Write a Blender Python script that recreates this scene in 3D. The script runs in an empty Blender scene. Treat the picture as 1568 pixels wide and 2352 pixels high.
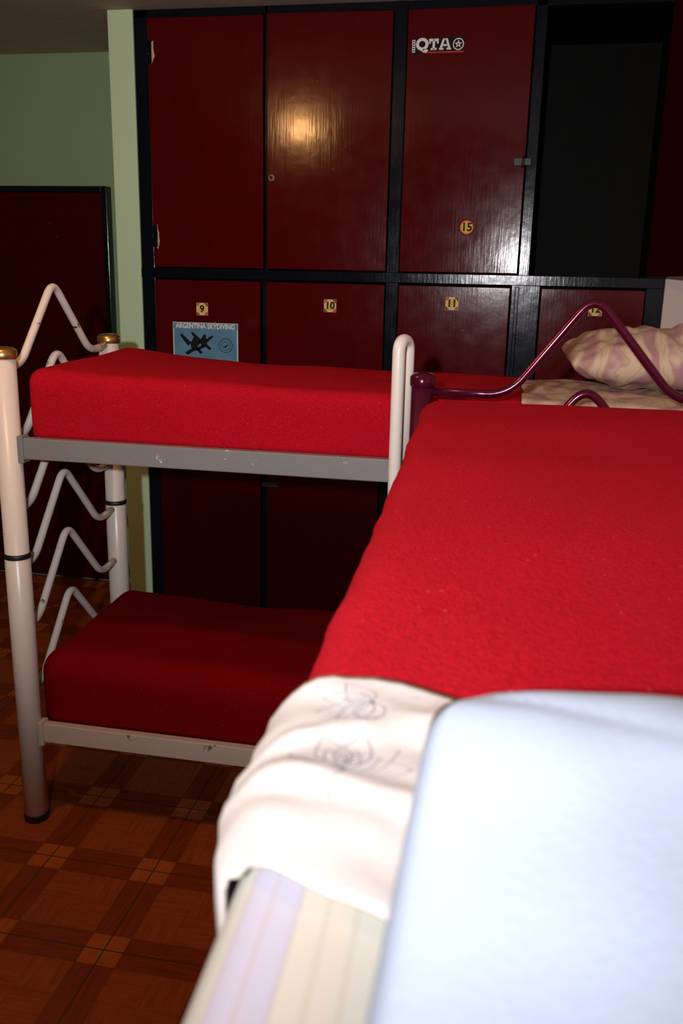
import bpy, bmesh, math, random
from mathutils import Vector, Matrix, noise
from mathutils.bvhtree import BVHTree
random.seed(4)
scene=bpy.context.scene
COL=scene.collection
try:
    scene.view_settings.view_transform='Standard'
    scene.view_settings.look='None'
except Exception: pass

# ------------------------------------------------------------ materials
class NT:
    def __init__(s,name):
        s.m=bpy.data.materials.new(name); s.m.use_nodes=True
        s.t=s.m.node_tree; s.n=s.t.nodes; s.l=s.t.links
        s.b=s.n['Principled BSDF']
    def new(s,t,**kw):
        nd=s.n.new(t)
        for k,v in kw.items(): setattr(nd,k,v)
        return nd
    def put(s,sock,v):
        if isinstance(v,bpy.types.NodeSocket): s.l.new(v,sock)
        else: sock.default_value=v
    def math(s,op,a,b=None,c=None):
        nd=s.new('ShaderNodeMath',operation=op)
        s.put(nd.inputs[0],a)
        if b is not None: s.put(nd.inputs[1],b)
        if c is not None: s.put(nd.inputs[2],c)
        return nd.outputs[0]
    def coord(s,scale=(1,1,1)):
        tc=s.new('ShaderNodeTexCoord'); mp=s.new('ShaderNodeMapping')
        s.l.new(tc.outputs['Object'],mp.inputs[0]); mp.inputs['Scale'].default_value=scale
        return mp.outputs[0]
    def noise(s,vec,scale,detail=3,rough=.5):
        nd=s.new('ShaderNodeTexNoise'); s.l.new(vec,nd.inputs['Vector'])
        nd.inputs['Scale'].default_value=scale; nd.inputs['Detail'].default_value=detail; nd.inputs['Roughness'].default_value=rough
        return nd.outputs['Fac']
    def mix(s,f,a,b):
        nd=s.new('ShaderNodeMix',data_type='RGBA')
        s.put(nd.inputs[0],f)
        for i,v in ((6,a),(7,b)):
            if isinstance(v,bpy.types.NodeSocket): s.l.new(v,nd.inputs[i])
            else: nd.inputs[i].default_value=(*v,1)
        return nd.outputs[2]
    def ramp(s,f,lo,hi):
        nd=s.new('ShaderNodeMapRange'); s.put(nd.inputs[0],f)
        nd.inputs[1].default_value=lo; nd.inputs[2].default_value=hi
        return nd.outputs[0]
    def bump(s,h,strength,dist=.002):
        nd=s.new('ShaderNodeBump'); s.l.new(h,nd.inputs['Height'])
        nd.inputs['Strength'].default_value=strength; nd.inputs['Distance'].default_value=dist
        s.l.new(nd.outputs[0],s.b.inputs['Normal'])
    def col(s,c):
        if isinstance(c,bpy.types.NodeSocket): s.l.new(c,s.b.inputs['Base Color'])
        else: s.b.inputs['Base Color'].default_value=(*c,1)
    def set(s,**kw):
        for k,v in kw.items(): s.put(s.b.inputs[k.replace('_',' ')],v)

def plain(name,c,rough=.5,metal=0,var=.12,scale=8,bump=0,bscale=60,spec=.5):
    t=NT(name); v=t.coord(); n=t.noise(v,scale)
    d=tuple(x*(1-var) for x in c); e=tuple(min(1,x*(1+var)) for x in c)
    t.col(t.mix(n,d,e)); t.set(Roughness=rough,Metallic=metal,Specular_IOR_Level=spec)
    if bump: t.bump(t.noise(v,bscale,4),bump)
    return t.m

def fabric(name,c,lint=True,sheen=.06,rough=.95,bump=1.0,sheencol=(1,.12,.12)):
    t=NT(name); v=t.coord()
    big=t.noise(v,5); fine=t.noise(v,230,3,.7)
    base=t.mix(big,tuple(x*.82 for x in c),tuple(x*1.12 for x in c))
    base=t.mix(t.ramp(fine,.25,.75),tuple(x*.5 for x in c),base)
    if lint:
        vo=t.new('ShaderNodeTexVoronoi'); t.l.new(v,vo.inputs['Vector']); vo.inputs['Scale'].default_value=45
        spot=t.math('LESS_THAN',vo.outputs['Distance'],.07)
        sel=t.math('GREATER_THAN',t.noise(v,11,2),.46)
        k=t.math('MULTIPLY',t.math('MULTIPLY',spot,sel),.35)
        base=t.mix(k,base,tuple(min(1,x*1.25+a) for x,a in zip(c,(.1,.2,.2))))
    t.col(base); t.set(Roughness=rough,Specular_IOR_Level=.02,Sheen_Weight=sheen,Sheen_Roughness=.5)
    t.b.inputs['Sheen Tint'].default_value=(*sheencol,1)
    t.bump(t.math('ADD',t.noise(v,330,3,.7),t.math('MULTIPLY',t.noise(v,140,2),.7)),bump,.0026)
    return t.m

def painted(name,c,rough=.28,bump=.06,scr=True,spec=.3):
    t=NT(name); v=t.coord(); vs=t.coord((9,9,.6))
    n1=t.noise(v,3,4); streak=t.noise(vs,12,4,.6)
    base=t.mix(n1,tuple(x*.75 for x in c),tuple(x*1.25 for x in c))
    base=t.mix(t.math('MULTIPLY',t.ramp(streak,.5,.8),.2),base,tuple(x*1.8+.001 for x in c))
    if scr:
        ch=t.ramp(t.noise(v,42,2),.80,.81)
        base=t.mix(ch,base,(.35,.22,.18))
    t.col(base)
    t.set(Roughness=t.math('MULTIPLY_ADD',t.noise(v,14,4),.10,rough-.05),Specular_IOR_Level=spec)
    t.bump(t.math('ADD',t.math('MULTIPLY',streak,.6),t.noise(v,16,3)),bump,.004)
    return t.m

def enamel(name,c,chip=(.12,.05,.03),th=.69,rough=.3,sc=16):
    t=NT(name); v=t.coord()
    n=t.noise(v,sc,6,.7); g=t.noise(v,4,2)
    base=t.mix(g,tuple(x*.85 for x in c),c)
    base=t.mix(t.ramp(n,th,th+.015),base,chip)
    t.col(base); t.set(Roughness=rough)
    t.bump(t.noise(v,25,3),.08)
    return t.m

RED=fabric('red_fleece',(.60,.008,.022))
RED_SHADE=fabric('shaded_red_fleece',(.27,.002,.005),sheen=.02)  # darker copy of the red fleece, lower deck shade put into its colour
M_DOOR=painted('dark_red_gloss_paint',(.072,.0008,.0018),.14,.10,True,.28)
M_DOOR_SHADE=painted('shaded_red_low_gloss_paint',(.036,.0004,.001),.25,.10,True,.15)  # locker door paint darkened, shade painted into the colour
M_DOOR2=painted('dark_red_door_paint',(.045,.0005,.001),.4,.05,True,.08)
M_FRAME=painted('navy_black_gloss_paint',(.003,.005,.009),.16,.16,False,.26)
M_INSIDE=painted('dark_compartment_board',(.003,.003,.002),.6,.05,False,.08)
M_WHITE=enamel('chipped_white_enamel',(.84,.78,.70))
M_WHITEB=enamel('rust_chipped_white_enamel',(.84,.78,.70),(.14,.05,.02),.635,.3,22)
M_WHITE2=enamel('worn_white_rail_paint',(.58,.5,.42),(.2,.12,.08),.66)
M_SILVER=enamel('silver_grey_paint',(.23,.225,.22),(.7,.68,.6),.652,.35)
M_MAROON=plain('metallic_maroon_enamel',(.085,.004,.022),.2,.4,.2)
M_BLACK=plain('black_rubber',(.01,.01,.01),.5)
M_BRASS=plain('brass_cap',(.6,.36,.12),.3,.9)
M_GREEN=plain('pale_green_wall_paint',(.26,.38,.21),.6,0,.06,3,.15,40)
M_GREEN2=plain('light_green_pier_paint',(.52,.72,.48),.6,0,.06,3,.15,40)
M_CREAMW=plain('cream_wall_paint',(.62,.5,.45),.7,0,.06,3,.15,40)
M_CEIL=plain('rough_ceiling_plaster',(.42,.34,.27),.9,0,.12,14,.6,30)
M_SLAT=plain('pine_slat',(.2,.11,.06),.6)
M_STEEL=plain('dull_steel',(.12,.10,.08),.4,.8)
M_CHIP=plain('bare_cream_chip',(.5,.36,.25),.7,0,.3,60)
M_WP=plain('white_print',(.75,.75,.72),.6,spec=.2)
M_YP=plain('yellow_print',(.75,.5,.05),.6,0,.1,spec=.2)
M_CP=plain('cream_print',(.7,.6,.4),.6,spec=.2)
M_RP=plain('red_print',(.45,.03,.02),.6,spec=.2)
M_OP=plain('orange_print',(.75,.2,.03),.6,spec=.2)
M_KP=plain('black_print',(.008,.008,.01),.7,spec=.15)
M_LB=plain('sky_blue_print',(.10,.26,.38),.6,0,.3,10,spec=.2)
M_PB=plain('pale_blue_print',(.5,.66,.72),.6,spec=.2)

def floor_mat():
    t=NT('wood_look_ceramic_tile')
    tc=t.new('ShaderNodeTexCoord'); sp=t.new('ShaderNodeSeparateXYZ'); t.l.new(tc.outputs['Object'],sp.inputs[0])
    S=.332
    def fr(o,p): return t.math('FRACT',t.math('DIVIDE',t.math('ADD',o,p),S))
    u=fr(sp.outputs[0],.962+S*20); w=fr(sp.outputs[1],-2.165+S*20)
    a=t.math('MINIMUM',u,t.math('SUBTRACT',1,u)); b=t.math('MINIMUM',w,t.math('SUBTRACT',1,w))
    bx=t.math('LESS_THAN',a,.165); by=t.math('LESS_THAN',b,.165)
    xor=t.math('ABSOLUTE',t.math('SUBTRACT',bx,by)); both=t.math('MULTIPLY',bx,by)
    v1=t.coord((60,6,1)); v2=t.coord((6,60,1))
    g1=t.noise(v1,1.6,4,.6); g2=t.noise(v2,1.6,4,.6)
    q=t.math('ABSOLUTE',t.math('SUBTRACT',t.math('GREATER_THAN',u,.5),t.math('GREATER_THAN',w,.5)))
    sel=t.math('MAXIMUM',t.math('MULTIPLY',q,t.math('SUBTRACT',1,xor)),t.math('MULTIPLY',xor,by))
    gm=t.new('ShaderNodeMix',data_type='FLOAT'); t.put(gm.inputs[0],sel); t.put(gm.inputs[2],g1); t.put(gm.inputs[3],g2)
    g=t.ramp(gm.outputs[0],.3,.7)
    light=t.mix(g,(.28,.056,.012),(.42,.100,.021))
    dark=t.mix(g,(.18,.028,.008),(.30,.056,.013))
    cor=t.mix(g,(.40,.095,.021),(.52,.14,.032))
    c=t.mix(xor,light,dark); c=t.mix(both,c,cor)
    def line(o,pos,wd): return t.math('LESS_THAN',t.math('ABSOLUTE',t.math('SUBTRACT',o,pos)),wd)
    l=t.math('MAXIMUM',line(a,.165,.004),line(b,.165,.004))
    l=t.math('MAXIMUM',l,t.math('MULTIPLY',line(a,.5,.004),.6)); l=t.math('MAXIMUM',l,t.math('MULTIPLY',line(b,.5,.004),.6))
    c=t.mix(t.math('MULTIPLY',l,.5),c,(.10,.016,.006))
    gr=t.math('MAXIMUM',t.math('LESS_THAN',a,.006),t.math('LESS_THAN',b,.006))
    c=t.mix(gr,c,(.06,.04,.025))
    t.col(c); t.set(Roughness=.38,Specular_IOR_Level=.3)
    t.bump(t.math('SUBTRACT',t.math('MULTIPLY',g,.15),gr),.35,.002)
    return t.m
M_FLOOR=floor_mat()

def pattern_mat(name):
    t=NT(name); v=t.coord((1,1,1))
    wv=t.new('ShaderNodeTexWave'); t.l.new(v,wv.inputs[0]); wv.inputs['Scale'].default_value=3.4; wv.inputs['Distortion'].default_value=9
    wv.inputs['Detail'].default_value=2; wv.inputs['Detail Scale'].default_value=1.3
    n=t.noise(v,9,3)
    wl=t.new('ShaderNodeTexWave'); t.l.new(v,wl.inputs[0]); wl.inputs['Scale'].default_value=9; wl.inputs['Distortion'].default_value=14
    c=t.mix(t.ramp(wv.outputs['Fac'],.35,.85),(.58,.43,.29),(.38,.20,.21))
    c=t.mix(t.ramp(n,.5,.65),c,(.58,.45,.32))
    c=t.mix(t.math('MULTIPLY',t.math('GREATER_THAN',wl.outputs['Fac'],.94),.5),c,(.42,.25,.12))
    t.col(c); t.set(Roughness=.85); t.bump(t.noise(v,300,2),.3,.001)
    return t.m
M_PAT=pattern_mat('swirl_print_cotton')

def stripe_mat():
    t=NT('striped_ticking'); tc=t.new('ShaderNodeTexCoord'); sp=t.new('ShaderNodeSeparateXYZ'); t.l.new(tc.outputs['Object'],sp.inputs[0])
    x=sp.outputs[0]
    f=t.math('FRACT',t.math('DIVIDE',t.math('ADD',x,1),.085))
    c=t.mix(t.math('GREATER_THAN',f,.35),(.56,.55,.65),(.67,.63,.53))
    c=t.mix(t.math('GREATER_THAN',f,.62),c,(.63,.64,.56))
    ff=t.math('FRACT',t.math('DIVIDE',t.math('ADD',x,1),.014))
    c=t.mix(t.math('MULTIPLY',t.math('GREATER_THAN',ff,.8),.35),c,(.52,.44,.31))
    t.col(c); t.set(Roughness=.8)
    return t.m
M_STRIPE=stripe_mat()
M_MATT=plain('cream_ticking',(.6,.52,.4),.85)
M_SHEET=plain('white_cotton_sheet',(.60,.555,.515),.85,0,.05,6,.2,220)
M_PILLOW=plain('pale_blue_cotton',(.53,.66,.84),.85,0,.04,4,.25,300)
M_INK=plain('faint_grey_print',(.27,.26,.28),.8)

# ------------------------------------------------------------ mesh builder
class MB:
    def __init__(s): s.v=[]; s.f=[]; s.mi=[]; s.mats=[]; s.sm=[]
    def mat(s,m):
        if m not in s.mats: s.mats.append(m)
        return s.mats.index(m)
    def add(s,vs,fs,m,smooth=False,M=None):
        o=len(s.v); i=s.mat(m)
        for p in vs:
            p=Vector(p); s.v.append(M@p if M else p)
        for f in fs: s.f.append([o+k for k in f]); s.mi.append(i); s.sm.append(smooth)
    def box(s,x0,x1,y0,y1,z0,z1,m,M=None):
        vs=[(x,y,z) for x in (x0,x1) for y in (y0,y1) for z in (z0,z1)]
        s.add(vs,[(0,1,3,2),(4,6,7,5),(0,4,5,1),(2,3,7,6),(0,2,6,4),(1,5,7,3)],m,False,M)
    def tube(s,pts,r,m,n=14):
        pts=[Vector(p) for p in pts]; vs=[]; fs=[]
        t0=(pts[1]-pts[0]).normalized()
        up=Vector((0,0,1)) if abs(t0.z)<.9 else Vector((1,0,0))
        nrm=t0.cross(up).normalized()
        for i,p in enumerate(pts):
            if i==0: t=(pts[1]-p)
            elif i==len(pts)-1: t=p-pts[i-1]
            else: t=pts[i+1]-pts[i-1]
            t.normalize(); nrm=(nrm-t*nrm.dot(t)).normalized(); bn=t.cross(nrm)
            for k in range(n):
                a=2*math.pi*k/n; vs.append(p+(nrm*math.cos(a)+bn*math.sin(a))*r)
        for i in range(len(pts)-1):
            for k in range(n):
                fs.append((i*n+k,i*n+(k+1)%n,(i+1)*n+(k+1)%n,(i+1)*n+k))
        fs.append(tuple(range(n))[::-1]); fs.append(tuple((len(pts)-1)*n+k for k in range(n)))
        s.add(vs,fs,m,True)
    def lathe(s,prof,cx,cy,m,n=32):
        vs=[];fs=[]
        for r,z in prof:
            for k in range(n):
                a=2*math.pi*k/n; vs.append((cx+r*math.cos(a),cy+r*math.sin(a),z))
        for i in range(len(prof)-1):
            for k in range(n): fs.append((i*n+k,i*n+(k+1)%n,(i+1)*n+(k+1)%n,(i+1)*n+k))
        fs.append(tuple(range(n))[::-1]); fs.append(tuple((len(prof)-1)*n+k for k in range(n)))
        s.add(vs,fs,m,True)
    def flat(s,pts,y,m):   # polygon in XZ facing -Y
        a=sum(pts[i][0]*pts[(i+1)%len(pts)][1]-pts[(i+1)%len(pts)][0]*pts[i][1] for i in range(len(pts)))
        if a<0: pts=pts[::-1]
        s.add([(p[0],y,p[1]) for p in pts],[tuple(range(len(pts)))],m)
    def disc(s,cx,cz,r,y,m,n=24,ry=None):
        ry=ry or r
        s.flat([(cx+r*math.cos(2*math.pi*k/n),cz+ry*math.sin(2*math.pi*k/n)) for k in range(n)],y,m)
    def text(s,st,size,cx,cz,y,m,bold=0,sx=1,rot=0):
        cu=bpy.data.curves.new('t','FONT'); cu.body=st; cu.size=size; cu.align_x='CENTER'; cu.align_y='CENTER'; cu.offset=bold
        cu.resolution_u=3
        ob=bpy.data.objects.new('t',cu); COL.objects.link(ob)
        bpy.context.view_layer.update()
        me=bpy.data.meshes.new_from_object(ob.evaluated_get(bpy.context.evaluated_depsgraph_get()))
        M=Matrix.Translation((cx,y,cz))@Matrix.Rotation(rot,4,'Y')@Matrix.Rotation(math.pi/2,4,'X')@Matrix.Diagonal((sx,1,1,1))
        s.add([v.co.copy() for v in me.vertices],[tuple(p.vertices) for p in me.polygons],m,False,M)
        bpy.data.objects.remove(ob); bpy.data.curves.remove(cu); bpy.data.meshes.remove(me)
    def obj(s,name,parent=None,bevel=0,label=None,cat=None,loc=None,rotz=0,kind=None,group=None,origin=None,recalc=True):
        me=bpy.data.meshes.new(name)
        o=Vector(origin) if origin else Vector((0,0,0))
        me.from_pydata([tuple(p-o) for p in s.v],[],s.f)
        for m in s.mats: me.materials.append(m)
        for i,p in enumerate(me.polygons): p.material_index=s.mi[i]; p.use_smooth=s.sm[i]
        if recalc:
            bm=bmesh.new(); bm.from_mesh(me); bmesh.ops.recalc_face_normals(bm,faces=bm.faces); bm.to_mesh(me); bm.free()
        me.update()
        ob=bpy.data.objects.new(name,me); COL.objects.link(ob)
        ob.location=loc if loc else o
        ob.rotation_euler[2]=rotz
        if parent: ob.parent=parent
        if bevel:
            b=ob.modifiers.new('bevel','BEVEL'); b.width=bevel; b.segments=2; b.limit_method='ANGLE'
        if label: ob['label']=label
        if cat: ob['category']=cat
        if kind: ob['kind']=kind
        if group: ob['group']=group
        return ob

def empty(name,label,cat,loc=(0,0,0),rotz=0,group=None):
    o=bpy.data.objects.new(name,None); COL.objects.link(o); o.location=loc; o.rotation_euler[2]=rotz
    o['label']=label; o['category']=cat
    if group: o['group']=group
    return o

def fillet(pts,r,n=6):
    pts=[Vector(p) for p in pts]; out=[pts[0]]
    for i in range(1,len(pts)-1):
        a,b,c=pts[i-1],pts[i],pts[i+1]
        d1=(a-b); d2=(c-b); rr=min(r,d1.length*.49,d2.length*.49)
        p=b+d1.normalized()*rr; q=b+d2.normalized()*rr
        for k in range(n+1):
            t=k/n; out.append(p*(1-t)**2+b*2*t*(1-t)+q*t*t)
    out.append(pts[-1]); return out

def soft_box(x0,x1,y0,y1,z0,z1,r,step=.02,disp=None,cut=None):
    bm=bmesh.new()
    lo=Vector((x0,y0,z0)); hi=Vector((x1,y1,z1))
    def ticks(a,b):
        n=max(4,int((b-a)/step)); return [a+(b-a)*i/n for i in range(n+1)]
    T=[ticks(lo[i],hi[i]) for i in range(3)]
    cache={}
    def vert(p):
        k=(round(p[0],5),round(p[1],5),round(p[2],5))
        if k in cache: return cache[k]
        P=Vector(p); q=Vector([min(max(P[i],lo[i]+r),hi[i]-r) for i in range(3)])
        d=P-q
        if d.length>1e-7: P=q+d.normalized()*r
        if disp: P=P+disp(P)
        cache[k]=bm.verts.new(P); return cache[k]
    for ax in range(3):
        u,w=[i for i in range(3) if i!=ax]
        for side in (lo[ax],hi[ax]):
            for i in range(len(T[u])-1):
                for j in range(len(T[w])-1):
                    c=[0,0,0]; c[ax]=side; q=[]
                    for (a,b) in ((i,j),(i+1,j),(i+1,j+1),(i,j+1)):
                        c[u]=T[u][a]; c[w]=T[w][b]; q.append(tuple(c))
                    m=[sum(z[k] for z in q)/4 for k in range(3)]
                    if cut and cut(m): continue
                    bm.faces.new([vert(z) for z in q])
    bmesh.ops.recalc_face_normals(bm,faces=bm.faces)
    return bm
def bmobj(bm,name,mat,parent=None,label=None,cat=None,loc=(0,0,0),rotz=0,thick=0,group=None):
    me=bpy.data.meshes.new(name); bm.to_mesh(me); bm.free()
    for p in me.polygons: p.use_smooth=True
    me.materials.append(mat)
    ob=bpy.data.objects.new(name,me); COL.objects.link(ob); ob.location=loc; ob.rotation_euler[2]=rotz
    if parent: ob.parent=parent
    if label: ob['label']=label
    if cat: ob['category']=cat
    if group: ob['group']=group
    if thick:
        s=ob.modifiers.new('thick','SOLIDIFY'); s.thickness=thick; s.offset=-1
    return ob

# ------------------------------------------------------------ room
XL,XR,YB,YF,ZC=-3.3,.76,4.57,-1.6,2.81
def wall(name,a,m,bev=0):
    b=MB(); b.box(*a,m); return b.obj(name,kind='structure',bevel=bev)
wall('floor',(XL-.1,XR+.1,YF-.1,YB+.1,-.1,0),M_FLOOR)
wall('ceiling',(XL-.1,XR+.1,YF-.1,YB+.1,ZC,ZC+.1),M_CEIL)
wall('wall_back',(XL-.1,XR+.1,YB,YB+.1,0,ZC),M_GREEN)
wall('wall_left',(XL-.1,XL,YF,YB,0,ZC),M_GREEN)
wall('wall_right',(XR,XR+.1,YF,YB,0,ZC),M_CREAMW)
wall('wall_front',(XL-.1,XR+.1,YF-.1,YF,0,ZC),M_GREEN)
wall('wall_partition',(-1.786,-1.672,3.88,YB,0,ZC),M_GREEN2,.004)
wall('wall_pier',(.577,XR,3.89,YB,0,ZC),M_CREAMW)
b=MB(); b.box(-3.02,-2.15,4.53,4.56,.02,2.14,M_DOOR2)
d1=b.obj('door_1',kind='structure',bevel=.004)
b=MB(); b.box(-3.05,-3.02,4.51,YB,0,2.17,M_FRAME); b.box(-2.15,-2.12,4.51,YB,0,2.17,M_FRAME); b.box(-3.02,-2.15,4.51,YB,2.14,2.17,M_FRAME)
b.obj('trim_1',kind='structure',bevel=.003)

# ------------------------------------------------------------ locker cabinet
FY=3.88
cab=empty('locker_cabinet','built-in dark red lockers with glossy navy frame and number stickers','cabinet',(-.55,FY,0))
cab_off=Vector((-.55,FY,0))
def part(mb,name,parent=cab,off=cab_off,**k):
    ob=mb.obj(name,parent=parent,origin=None,**k)
    ob.location=Vector(ob.location)-off
    return ob
body=MB()
Y0=FY; Y1=4.55
def fb(x0,x1,z0,z1,y0=Y0,y1=None): body.box(x0,x1,y0,y1 if y1 else y0+.03,z0,z1,M_FRAME)
top=2.805
fb(-1.668,-1.606,0,top)
fb(-1.098,-1.083,1.76,top)
fb(-1.112,-1.088,0,1.73)
fb(-.562,-.508,0,top,Y0-.004)
fb(-.010,.034,1.76,top)
fb(-.034,.084,0,1.73)
fb(.503,.572,0,top)
fb(-1.668,.572,2.772,top)
fb(-1.668,.572,1.724,1.767,Y0-.008)
fb(-1.668,.572,.86,.90)
fb(-1.668,.572,0,.10)
body.box(-1.668,-1.65,Y0+.03,Y1,0,top,M_FRAME); body.box(.554,.572,Y0+.03,Y1,0,top,M_FRAME)
for x in (-1.098,-.545,.003): body.box(x,x+.018,Y0+.03,Y1,0,top,M_INSIDE)
body.box(.548,.554,Y0+.03,Y1,0,top,M_INSIDE)
body.box(-1.65,.554,Y1-.02,Y1,0,top,M_INSIDE)
for z in (.08,.87,1.735,2.78): body.box(-1.65,.554,Y0+.03,Y1-.02,z,z+.02,M_INSIDE)
body.box(-.018,-.002,Y0-.012,Y0,.1,1.72,M_FRAME)
part(body,'body',bevel=.003)

def door(x0,x1,z0,z1,tilt=0,hinge='l',rot=None,label=None,mat=None):
    """leaf whose local origin is on its hinge edge"""
    hx=x0 if hinge=='l' else x1
    b=MB(); b.box(x0-hx,x1-hx,-.016,.004,z0,z1,mat or M_DOOR)
    ob=b.obj('door',parent=cab,bevel=.003)
    ob.location=Vector((hx,FY,0))-cab_off
    ob.rotation_euler[2]=rot if rot is not None else tilt
    if label: ob['label']=label
    return ob,hx
def on(door_t,mb,name,label=None,bevel=0):
    ob=mb.obj(name,parent=door_t[0],bevel=bevel,recalc=False)
    if label: ob['label']=label
    return ob
FR=-.0165
D13=door(-1.603,-1.101,1.771,2.769,.004)
D14=door(-1.080,-.565,1.771,2.769,.032,'r')
D15=door(-.505,-.013,1.771,2.769,-.032,'l')
D16=door(.037,.5,1.771,2.769,hinge='r',rot=math.radians(104),label='dark red locker door standing wide open',mat=M_DOOR_SHADE)
D9=door(-1.603,-1.115,.904,1.716)
D10=door(-1.085,-.565,.904,1.716,.012,'r')
D11=door(-.505,-.038,.904,1.716)
D12=door(.088,.5,.904,1.716)
D5=door(-1.603,-1.115,.104,.856,mat=M_DOOR_SHADE); D6=door(-1.085,-.565,.104,.856,mat=M_DOOR_SHADE); D7=door(-.505,-.038,.104,.856,mat=M_DOOR_SHADE); D8=door(.088,.5,.104,.856,mat=M_DOOR_SHADE)

def sticker(dt,x,z,num,rnd=False,s=.054):
    b=MB(); x-=dt[1]; h=s/2; y=FR-.0004
    if rnd:
        b.flat([(x+h*1.15*math.cos(a),z+h*1.15*math.sin(a)) for a in [math.pi/8+math.pi/4*k for k in range(8)]],y,M_KP)
        b.disc(x,z,h*1.02,y-.0004,M_RP); b.disc(x,z,h*.9,y-.0008,M_OP); b.disc(x,z,h*.8,y-.0012,M_YP)
    else:
        b.flat([(x-h,z-h),(x+h,z-h),(x+h,z+h),(x-h,z+h)],y,M_CP)
        for sx in (-1,1):
            for sz in (-1,1):
                b.flat([(x+sx*h*.95,z+sz*h*.95),(x+sx*h*.35,z+sz*h*.95),(x+sx*h*.95,z+sz*h*.35)],y-.0004,M_KP if sx*sz>0 else M_RP)
                b.disc(x+sx*h*.66,z+sz*h*.66,h*.17,y-.0006,M_OP,10)
        b.disc(x,z,h*.74,y-.0008,M_YP)
    b.text(num,s*.78,x,z,y-.0016,M_KP,bold=.0012)
    return on(dt,b,'number_sticker',label=('round yellow' if rnd else 'square yellow')+' sticker reading '+num)
sticker(D9,-1.382,1.592,'9'); sticker(D10,-.80,1.622,'10'); sticker(D11,-.276,1.645,'11'); sticker(D12,.311,1.638,'12')
sticker(D15,-.230,1.952,'15',True,.058)
# QTA sticker
b=MB(); cx=-.382-D15[1]; cz=2.637; y=FR-.0004
b.flat([(cx-.106,cz-.029),(cx+.106,cz-.029),(cx+.106,cz+.029),(cx-.106,cz+.029)],y,M_KP)
b.flat([(cx-.06,cz-.028),(cx+.103,cz-.028),(cx+.103,cz-.022),(cx-.06,cz-.022)],y-.0004,M_RP)
b.text('Q',.058,cx-.063,cz+.003,y-.0008,M_WP,bold=.003,sx=1.05)
def blk(x0,x1,z0,z1): b.flat([(cx+x0,cz+z0),(cx+x1,cz+z0),(cx+x1,cz+z1),(cx+x0,cz+z1)],y-.0009,M_WP)
blk(-.036,.002,.014,.024); blk(-.022,-.012,-.017,.024); blk(-.029,-.005,-.017,-.009); blk(-.036,-.029,.006,.016); blk(-.005,.002,.006,.016)
for s in (-1,1):
    b.flat([(cx+.028+s*.001,cz+.024),(cx+.028+s*.009,cz+.024),(cx+.028+s*.022,cz-.012),(cx+.028+s*.012,cz-.012)],y-.0009,M_WP)
blk(.021,.035,-.004,.003); blk(.004,.022,-.017,-.010); blk(.034,.052,-.017,-.010); blk(.023,.033,.018,.024)
b.flat([(cx-.103,cz-.024),(cx-.091,cz-.024),(cx-.091,cz+.022),(cx-.103,cz+.022)],y-.0004,M_WP)
for k in range(5): b.flat([(cx-.101,cz-.02+k*.0085),(cx-.093,cz-.02+k*.0085),(cx-.093,cz-.016+k*.0085),(cx-.101,cz-.016+k*.0085)],y-.0008,M_KP)
b.disc(cx+.08,cz+.002,.022,y-.0006,M_WP); b.disc(cx+.08,cz+.002,.018,y-.001,M_KP)
st=[]
for k in range(10):
    r=.016 if k%2==0 else .0065; a=math.pi/2+k*math.pi/5; st.append((cx+.08+r*math.cos(a),cz+.002+r*math.sin(a)))
b.flat(st,y-.0014,M_WP); b.disc(cx+.08,cz+.002,.004,y-.0018,M_RP,10)
on(D15,b,'lettered_sticker',label='black sticker with white letters QTA and round emblem')
# poster
b=MB(); x0=-1.369-.153-D9[1]; x1=x0+.306; z1=1.533; z0=1.32; y=FR-.0005
b.flat([(x0,z0),(x1,z0),(x1,z1),(x0,z1)],y,M_PB)
b.flat([(x0+.006,z0+.006),(x1-.006,z0+.006),(x1-.006,z1-.030),(x0+.006,z1-.030)],y-.0004,M_LB)
b.flat([(x0+.003,z1-.030),(x1-.003,z1-.030),(x1-.003,z1-.003),(x0+.003,z1-.003)],y-.0005,M_LB)
b.text('ARGENTINA SKYDIVING',.030,(x0+x1)/2,z1-.0165,y-.0012,M_WP,bold=.0010,sx=.84)
for (dx,dz,s) in ((.10,-.10,1.),(.145,-.085,.9)):
    px,pz=x0+dx,z1+dz
    b.disc(px,pz,.017*s,y-.0009,M_KP,16,.012*s+.016*s)
    b.flat([(px-.012*s,pz+.01),(px-.06*s,pz+.05*s),(px-.066*s,pz+.042*s),(px-.03*s,pz-.005)],y-.0010,M_KP)
    b.flat([(px+.012*s,pz+.012),(px+.045*s,pz+.035*s),(px+.05*s,pz+.026*s),(px+.015*s,pz-.005)],y-.0010,M_KP)
    b.flat([(px-.012*s,pz-.015),(px-.045*s,pz-.035*s),(px-.03*s,pz-.045*s),(px,pz-.025)],y-.0010,M_KP)
    b.flat([(px+.002*s,pz-.015),(px+.03*s,pz-.04*s),(px+.04*s,pz-.032*s),(px+.014,pz-.008)],y-.0010,M_KP)
    b.disc(px+.004,pz+.028*s,.009*s,y-.0013,M_KP,12)
b.disc(x0+.248,z1-.098,.032,y-.0009,M_KP,28); b.disc(x0+.248,z1-.098,.0295,y-.0012,M_LB,28); b.disc(x0+.248,z1-.098,.02,y-.0014,M_KP,28); b.disc(x0+.248,z1-.098,.0185,y-.0016,M_LB,28)
b.flat([(x0+.235,z1-.105),(x0+.262,z1-.09),(x0+.25,z1-.107)],y-.002,M_KP)
on(D9,b,'skydiving_poster',label='light blue poster with skydivers reading ARGENTINA SKYDIVING')
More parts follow.
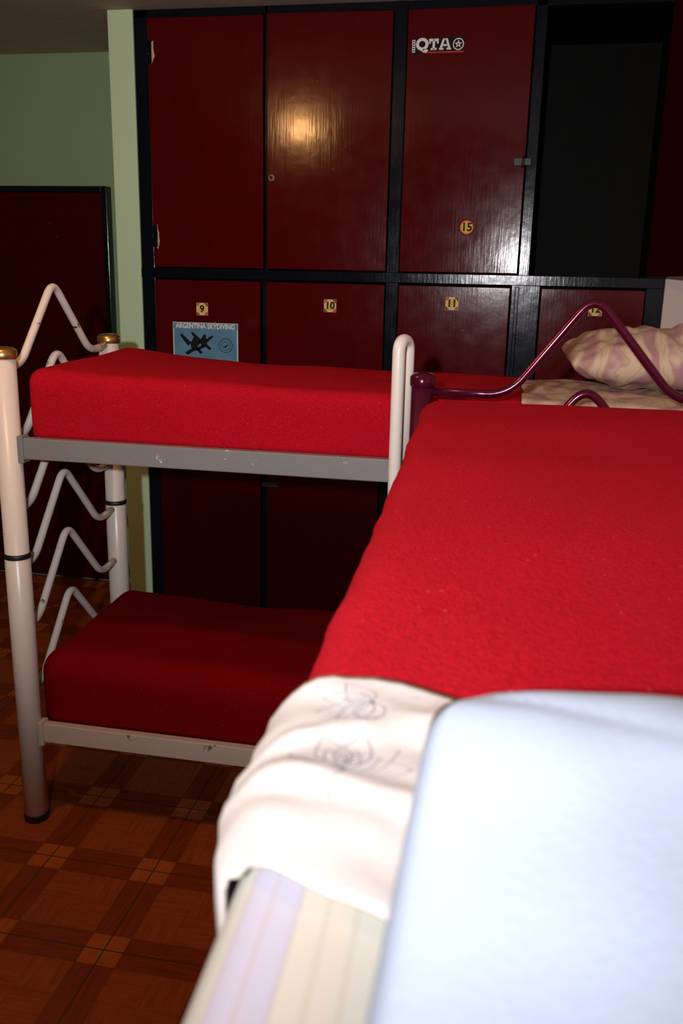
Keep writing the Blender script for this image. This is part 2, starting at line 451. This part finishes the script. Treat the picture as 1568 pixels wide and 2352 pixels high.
# knobs, hinges, latch
def knob(dt,x,z):
    b=MB(); x-=dt[1]
    b.tube([(x,-.016,z),(x,-.028,z)],.007,M_BRASS,16); b.tube([(x,-.028,z),(x,-.031,z)],.005,M_BLACK,12)
    b.disc(x,z,.013,FR-.0004,M_STEEL); on(dt,b,'knob',label='small brass lock knob')
knob(D14,-1.06,2.142)
def hinge(dt,x,z,h=.07,w=.02):
    b=MB(); x-=dt[1]; b.box(x-w/2,x+w/2,-.0185,-.016,z-h/2,z+h/2,M_FRAME)
    b.tube([(x-w/2,-.02,z-h/2),(x-w/2,-.02,z+h/2)],.004,M_FRAME,8)
    n=14; b.flat([(x+w*.4+ (.006+.012*random.random())*math.cos(2*math.pi*k/n),z+(.03+.03*random.random())*math.sin(2*math.pi*k/n)) for k in range(n)],FR-.0004,M_CHIP)
    on(dt,b,'hinge',label='navy painted hinge with cream paint chips')
hinge(D13,-1.592,1.90,.09); hinge(D13,-1.592,2.64,.09,.014)
b=MB(); b.box(-.055,.01,-.028,-.016,2.19,2.215,M_BLACK); b.tube([(-.02,-.03,2.18),(-.02,-.03,2.225)],.006,M_BLACK,10)
b.v=[p-Vector((D15[1],0,0)) for p in b.v]; on(D15,b,'latch',label='black sliding latch')
b=MB(); b.box(-1.105-D6[1],-1.03-D6[1],-.022,-.016,.80,.822,M_BLACK); on(D6,b,'latch',label='black sliding latch')

# ------------------------------------------------------------ bunk bed frames
def make_post(parent,x,y,r,top_z,m,ringz,capm,down=0):
    b=MB(); b.lathe([(r,down+.02),(r,ringz-.008),(r*.95,ringz-.006),(r*.95,top_z-.02)],x,y,m)
    p=b.obj('post',parent=parent)
    c=MB(); c.lathe([(r*1.0,top_z-.03),(r*1.06,top_z-.026),(r*1.06,top_z-.006),(r*.8,top_z+.002),(r*.3,top_z+.005)],x,y,capm); c.obj('post_cap',parent=p,label='round end cap')
    c=MB(); c.lathe([(r*1.02,ringz-.007),(r*1.05,ringz-.004),(r*1.05,ringz+.006),(r*.98,ringz+.009)],x,y,M_BLACK); c.obj('joint_ring',parent=p,label='black rubber ring')
    c=MB(); c.lathe([(r*.9,down),(r*1.05,down+.003),(r*1.05,down+.022),(r*1.0,down+.026)],x,y,M_BLACK); c.obj('foot_cap',parent=p,label='black rubber foot')
    return p

A=empty('bunk_bed','white metal bunk bed with wavy bars and silver upper rail','bunk bed',(-1.44,2.34,0))
XA,XB_,YA,YB2=0,2.06,0,.69
for (x,y) in ((XA,YA),(XA,YB2),(XB_,YA),(XB_,YB2)):
    make_post(A,x,y,.038,1.525,M_WHITE,.905,M_BRASS)
for x in (XA,XB_):
    for base in (1.478,1.27,1.052,.872,.672,.458):
        h=.243 if base<1.0 else .232
        b=MB(); b.tube(fillet([(x,.03,base-.012),(x,.10,base),(x,.31,base+h),(x,.54,base),(x,.665,base+.012)],.05,8),.0125,M_WHITEB,12)
        b.obj('wavy_end_bar',parent=A)
def rail(parent,x0,x1,y,z0,z1,m,name='side_rail',label=None):
    b=MB(); t=.014
    b.box(x0,x1,y-t,y+t,z0,z1,m)
    for x in (x0,x1):
        s=1 if x==x0 else -1
        b.box(min(x,x+s*.018),max(x,x+s*.018),y-t-.006,y+t+.006,z0-.012,z1+.006,m)
    o=b.obj(name,parent=parent,bevel=.003)
    if label: o['label']=label
    return o
for y in (YA,YB2):
    rail(A,.036,XB_-.036,y,1.207,1.27,M_SILVER,label='silver grey painted rail with chips')
    rail(A,.036,XB_-.036,y,.288,.352,M_WHITE2,label='worn white painted rail')
def slats(parent,x0,x1,y0,y1,z,along='x',n=11):
    b=MB()
    for i in range(n):
        c=x0+(x1-x0)*(i+.5)/n if along=='x' else y0+(y1-y0)*(i+.5)/n
        if along=='x': b.box(c-.04,c+.04,y0,y1,z-.018,z,M_SLAT)
        else: b.box(x0,x1,c-.04,c+.04,z-.018,z,M_SLAT)
    b.obj('slat_base',parent=parent,bevel=.002)
slats(A,.05,XB_-.05,.012,.678,1.248); slats(A,.05,XB_-.05,.012,.678,.33)
b=MB(); lx=-.29+1.44
b.tube(fillet([(lx,-.068,.0),(lx,-.068,1.588),(lx+.017,-.006,1.588),(lx+.017,-.006,1.272)],.032,8),.0165,M_WHITE,16)
b.obj('ladder_stile',parent=A,label='white tube looped over the rail')

B_rot=math.radians(2.46); B_loc=(-.115,0,0)
B=empty('bunk_bed','metallic maroon tube bunk bed with wavy end bars','bunk bed',B_loc,B_rot)
for (x,y) in ((-.01,2.2),(.775,2.2),(-.01,-.12),(.775,-.12)):
    make_post(B,x,y,.029,1.515,M_MAROON,.9,M_MAROON)
for yy in (2.2,-.12):
    for base in (1.474,1.262,1.05,.85,.65,.45):
        b=MB(); b.tube(fillet([(.01,yy,base),(.20,yy,base-.002),(.385,yy,base+.242),(.59,yy,base),(.755,yy,base)],.055,8),.0105,M_MAROON,12)
        b.obj('wavy_end_bar',parent=B)
for x in (.012,.76):
    b=MB(); b.box(x-.012,x+.012,-.10,2.18,1.2,1.262,M_MAROON); b.obj('side_rail',parent=B,bevel=.003)
    b=MB(); b.box(x-.012,x+.012,-.10,2.18,.29,.352,M_MAROON); b.obj('side_rail',parent=B,bevel=.003)
slats(B,.026,.746,-.08,2.16,1.262,'y',12)
slats(B,.026,.746,-.08,2.16,.34,'y',12)

# ------------------------------------------------------------ bedding : bed A
def nz(p,s,a,o=0): return a*noise.noise(Vector((p.x*s+o,p.y*s+o*2,p.z*s)))
def dA(P):
    k=max(0,(P.z-1.30)/.15)
    t=max(0,min(1,(-P.x-.2)/1.1))
    e=max(0,(P.y-2.45)/.55)*max(0,min(1,(-P.x-.75)/.55))**1.5
    return Vector((nz(P,6,.006,3),nz(P,5,.008,1),k*(.026*t*t+.020*e+nz(P,4,.008,7))))
bmobj(soft_box(-1.372,.565,2.376,3.004,1.249,1.425,.04,.03),'mattress',M_MATT,label='cream single mattress on the upper deck of white bunk',cat='mattress')
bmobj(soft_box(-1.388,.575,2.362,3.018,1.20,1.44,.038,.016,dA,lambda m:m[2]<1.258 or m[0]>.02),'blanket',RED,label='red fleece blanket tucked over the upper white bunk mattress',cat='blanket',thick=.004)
def dS(P): return Vector((0,nz(P,7,.004,1),nz(P,9,.008,7)))
bmobj(soft_box(-.3,.575,2.364,3.016,1.20,1.437,.05,.02,dS,lambda m:m[2]<1.26 or m[0]<.02),'bed_sheet',M_PAT,label='cream swirl-patterned sheet at the head of the upper mattress',cat='sheet',thick=.003)
def dB(P):
    k=max(0,(P.z-.40)/.15); t=max(0,min(1,(-P.x-.4)/1.0))
    return Vector((nz(P,6,.008,13),nz(P,5,.010,11),k*(.010*t+.014*t*max(0,(P.y-2.6)/.4)+nz(P,4,.014,17))))
bmobj(soft_box(-1.385,.565,2.376,3.004,.331,.545,.06,.03),'mattress',M_MATT,label='cream single mattress on the lower deck of white bunk',cat='mattress')
bmobj(soft_box(-1.424,.575,2.362,3.018,.25,.562,.075,.018,dB,lambda m:m[2]<.338),'blanket',RED_SHADE,label='red fleece blanket, shade painted in, covering the lower white bunk mattress',cat='blanket',thick=.004)

def pillow(name,hx,hy,hz,mat,loc,rot=(0,0,0),wr=.006,seed=0,label=None,N=44,p=2.6,e=.42,pinch=.07,rnd=0):
    bm=bmesh.new(); rows={}
    for side in (1,-1):
        for i in range(N+1):
            for j in range(N+1):
                u=-1+2*i/N; v=-1+2*j/N
                edge=i in(0,N) or j in (0,N)
                if side==-1 and edge: rows[(side,i,j)]=rows[(1,i,j)]; continue
                h=((1-abs(u)**p)*(1-abs(v)**p)); h=max(0,h)**e
                x=hx*u*(1-pinch*(1-v*v)*abs(u)); y=hy*v*(1-pinch*(1-u*u)*abs(v))
                if rnd:
                    mx=max(abs(u),abs(v))
                    if mx>0:
                        k=mx/((abs(u)**rnd+abs(v)**rnd)**(1/rnd)); x*=k; y*=k
                q=Vector((x,y,side*hz*h))
                q.z+=side*h*(wr*noise.noise(Vector((x*9+seed,y*9,side)))+wr*.8*noise.noise(Vector((x*22+seed,y*14,side+3))))
                rows[(side,i,j)]=bm.verts.new(q)
        for i in range(N):
            for j in range(N):
                bm.faces.new([rows[(side,i,j)],rows[(side,i+1,j)],rows[(side,i+1,j+1)],rows[(side,i,j+1)]])
    bmesh.ops.recalc_face_normals(bm,faces=bm.faces)
    ob=bmobj(bm,name,mat,label=label,cat='pillow',loc=loc); ob.rotation_euler=rot
    return ob
pillow('pillow',.27,.21,.083,M_PAT,(.41,2.80,1.530),(0.06,0,.05),.022,5,'plump swirl-patterned cream and mauve pillow on sheet',N=44,p=2.3,e=.5,rnd=9)

# ------------------------------------------------------------ bedding : bed B
def inB(ob): ob.location=B_loc; ob.rotation_euler[2]=B_rot; return ob
inB(bmobj(soft_box(.004,.765,-.09,2.155,1.264,1.456,.045,.025),'mattress',M_STRIPE,label='striped ticking mattress on the maroon upper bunk',cat='mattress'))
def dC(P):
    return Vector((nz(P,5,.008,23)+nz(P,14,.003,2),nz(P,5,.004,21),max(0,(P.z-1.3)/.15)*nz(P,4,.005,27)))
inB(bmobj(soft_box(-.004,.775,.3,2.163,1.21,1.464,.05,.018,dC,lambda m:m[2]<1.265 or m[1]<.50),'blanket',RED,label='red fleece blanket spread over the maroon bunk mattress',cat='blanket',thick=.004))
# folded sheet
prof=[(-.013,1.285+.02*k) for k in range(7)]
for k in range(1,9):
    a=math.pi/2*k/8; prof.append((.04-.053*math.cos(a),1.418+.053*math.sin(a)))
x=.06
while x<.78: prof.append((x,1.471)); x+=.018
bm=bmesh.new(); NTT=34; g=[]
for i,(px,pz) in enumerate(prof):
    row=[]
    y1=.558+.005*math.sin(i*.6)-.045*max(0,min(1,(px-.07)/.12))
    y0=.372-.05*max(0,min(1,(px-.0)/.10))+.003*math.sin(i*.9)
    if pz<1.46: y0=.372+.02*(1.471-pz)/.1; y1=.558-.03*(1.471-pz)/.15
    for j in range(NTT+1):
        t=j/NTT; y=y0+(y1-y0)*t
        P=Vector((px,y,pz))
        w=.005*noise.noise(Vector((px*14,y*22,5)))+.004*noise.noise(Vector((px*30+y*25,y*20,2)))+.005*math.exp(-((y-(.48+.25*(px-.03)))/.010)**2)+.005*math.exp(-((y-(.43-.3*(px-.03)))/.011)**2)
        if pz>1.44: P.z+=w+.002
        else: P.x-=w+.002
        hem=math.exp(-t*9)
        if px<.04: P.x+=.013*hem*min(1,(.04-px)/.04)
        P.z-=.008*hem*(1 if pz>1.44 else 0)
        row.append(bm.verts.new(P))
    g.append(row)
for i in range(len(g)-1):
    for j in range(NTT): bm.faces.new([g[i][j],g[i+1][j],g[i+1][j+1],g[i][j+1]])
bmesh.ops.recalc_face_normals(bm,faces=bm.faces)
bvh=BVHTree.FromBMesh(bm)
sheet=inB(bmobj(bm,'bed_sheet',M_SHEET,label='white cotton sheet with grey lotus print folded over mattress',cat='sheet',thick=.003))
def ribbon(mb,pts):
    out=[]
    for (x,y) in pts:
        h=bvh.ray_cast(Vector((x,y,1.7)),Vector((0,0,-1)))
        if h[0] is not None: out.append(h[0]+h[1].normalized()*(.0001 if h[1].z>0 else -.0001))
    if len(out)>2: mb.tube(out,.0005,M_INK,5)
def petal(cx,cy,ang,L,W):
    pts=[]
    for k in range(17):
        t=k/16*2
        s=t if t<=1 else 2-t; sd=1 if t<=1 else -1
        px=L*s; py=sd*W*math.sin(math.pi*s**.8)*(1-.15*s)
        pts.append((cx+px*math.cos(ang)-py*math.sin(ang),cy+px*math.sin(ang)+py*math.cos(ang)))
    return pts
fp=MB()
for (cx,cy,s,a0) in ((.055,.435,1.05,math.radians(80)),(.062,.522,.9,math.radians(200))):
    for k in range(-2,3): ribbon(fp,petal(cx,cy,a0+k*.62,.042*s*(1-.05*abs(k)),.011*s))
    for k in range(-1,2): ribbon(fp,petal(cx,cy,a0+k*.7,.024*s,.007*s))
    ribbon(fp,[(cx-.03*math.cos(a0)*t/8+.002*math.sin(t),cy-.03*math.sin(a0)*t/8) for t in range(9)])
f=fp.obj('floral_print',parent=sheet,recalc=False,label='thin grey lotus outlines')
pl=pillow('pillow',.275,.208,.043,M_PILLOW,(.244,.251,1.518),(0,0,0),.004,9,'pale blue cotton pillow on the maroon bunk',60,2.6,.48,.0,14)

# ------------------------------------------------------------ ceiling lamp
LP=Vector((-1.35,1.5,2.70))
L=empty('ceiling_lamp','bare warm bulb in a white socket on the ceiling','lamp',(LP.x,LP.y,ZC))
b=MB(); b.lathe([(.05,-.0),(.05,-.012),(.024,-.02),(.021,-.05)],0,0,M_WHITE); b.obj('lamp_socket',parent=L)
t=NT('warm_bulb_glass'); t.col((1,.8,.5)); t.set(Emission_Strength=12.0); t.b.inputs['Emission Color'].default_value=(1,.62,.28,1)
b=MB(); b.lathe([(.012,-.05),(.016,-.065),(.03,-.09),(.033,-.108),(.028,-.128),(.012,-.14)],0,0,t.m); b.obj('light_bulb',parent=L)
ld=bpy.data.lights.new('bulb_light','POINT'); ld.energy=66; ld.color=(1,.50,.18); ld.shadow_soft_size=.045
lo=bpy.data.objects.new('bulb_light',ld); COL.objects.link(lo); lo.location=LP

# camera flash held above and behind the lens
fd=bpy.data.lights.new('camera_flash','SPOT'); fd.energy=245; fd.color=(1,.96,1.0); fd.shadow_soft_size=.03
fd.spot_size=math.radians(92); fd.spot_blend=1.0
fo=bpy.data.objects.new('camera_flash',fd); COL.objects.link(fo); fo.location=(-.17,-.42,1.92)
dirv=Vector((-.07,1,.06)).normalized()
fo.rotation_euler=dirv.to_track_quat('-Z','Y').to_euler()

w=bpy.data.worlds.new('World'); scene.world=w; w.use_nodes=True
w.node_tree.nodes['Background'].inputs[0].default_value=(.01,.01,.01,1)

# ------------------------------------------------------------ camera
fpx=2038.0
def nrm(v): return Vector(v).normalized()
Dn=nrm((-172,7724,fpx)); Yn=nrm((410,-528.6,fpx)); Xn=Dn.cross(Yn); Un=-Dn
R=Matrix(((Xn[0],-Xn[1],-Xn[2]),(Yn[0],-Yn[1],-Yn[2]),(Un[0],-Un[1],-Un[2])))
cd=bpy.data.cameras.new('camera'); cam=bpy.data.objects.new('camera',cd); COL.objects.link(cam)
cam.matrix_world=Matrix.Translation((0,0,1.74))@R.to_4x4()
cd.sensor_fit='VERTICAL'; cd.sensor_height=22.3; cd.sensor_width=14.9; cd.lens=fpx/2352*22.3
cd.clip_start=.02
cd.dof.use_dof=True; cd.dof.focus_distance=3.0; cd.dof.aperture_fstop=4.5
scene.camera=cam
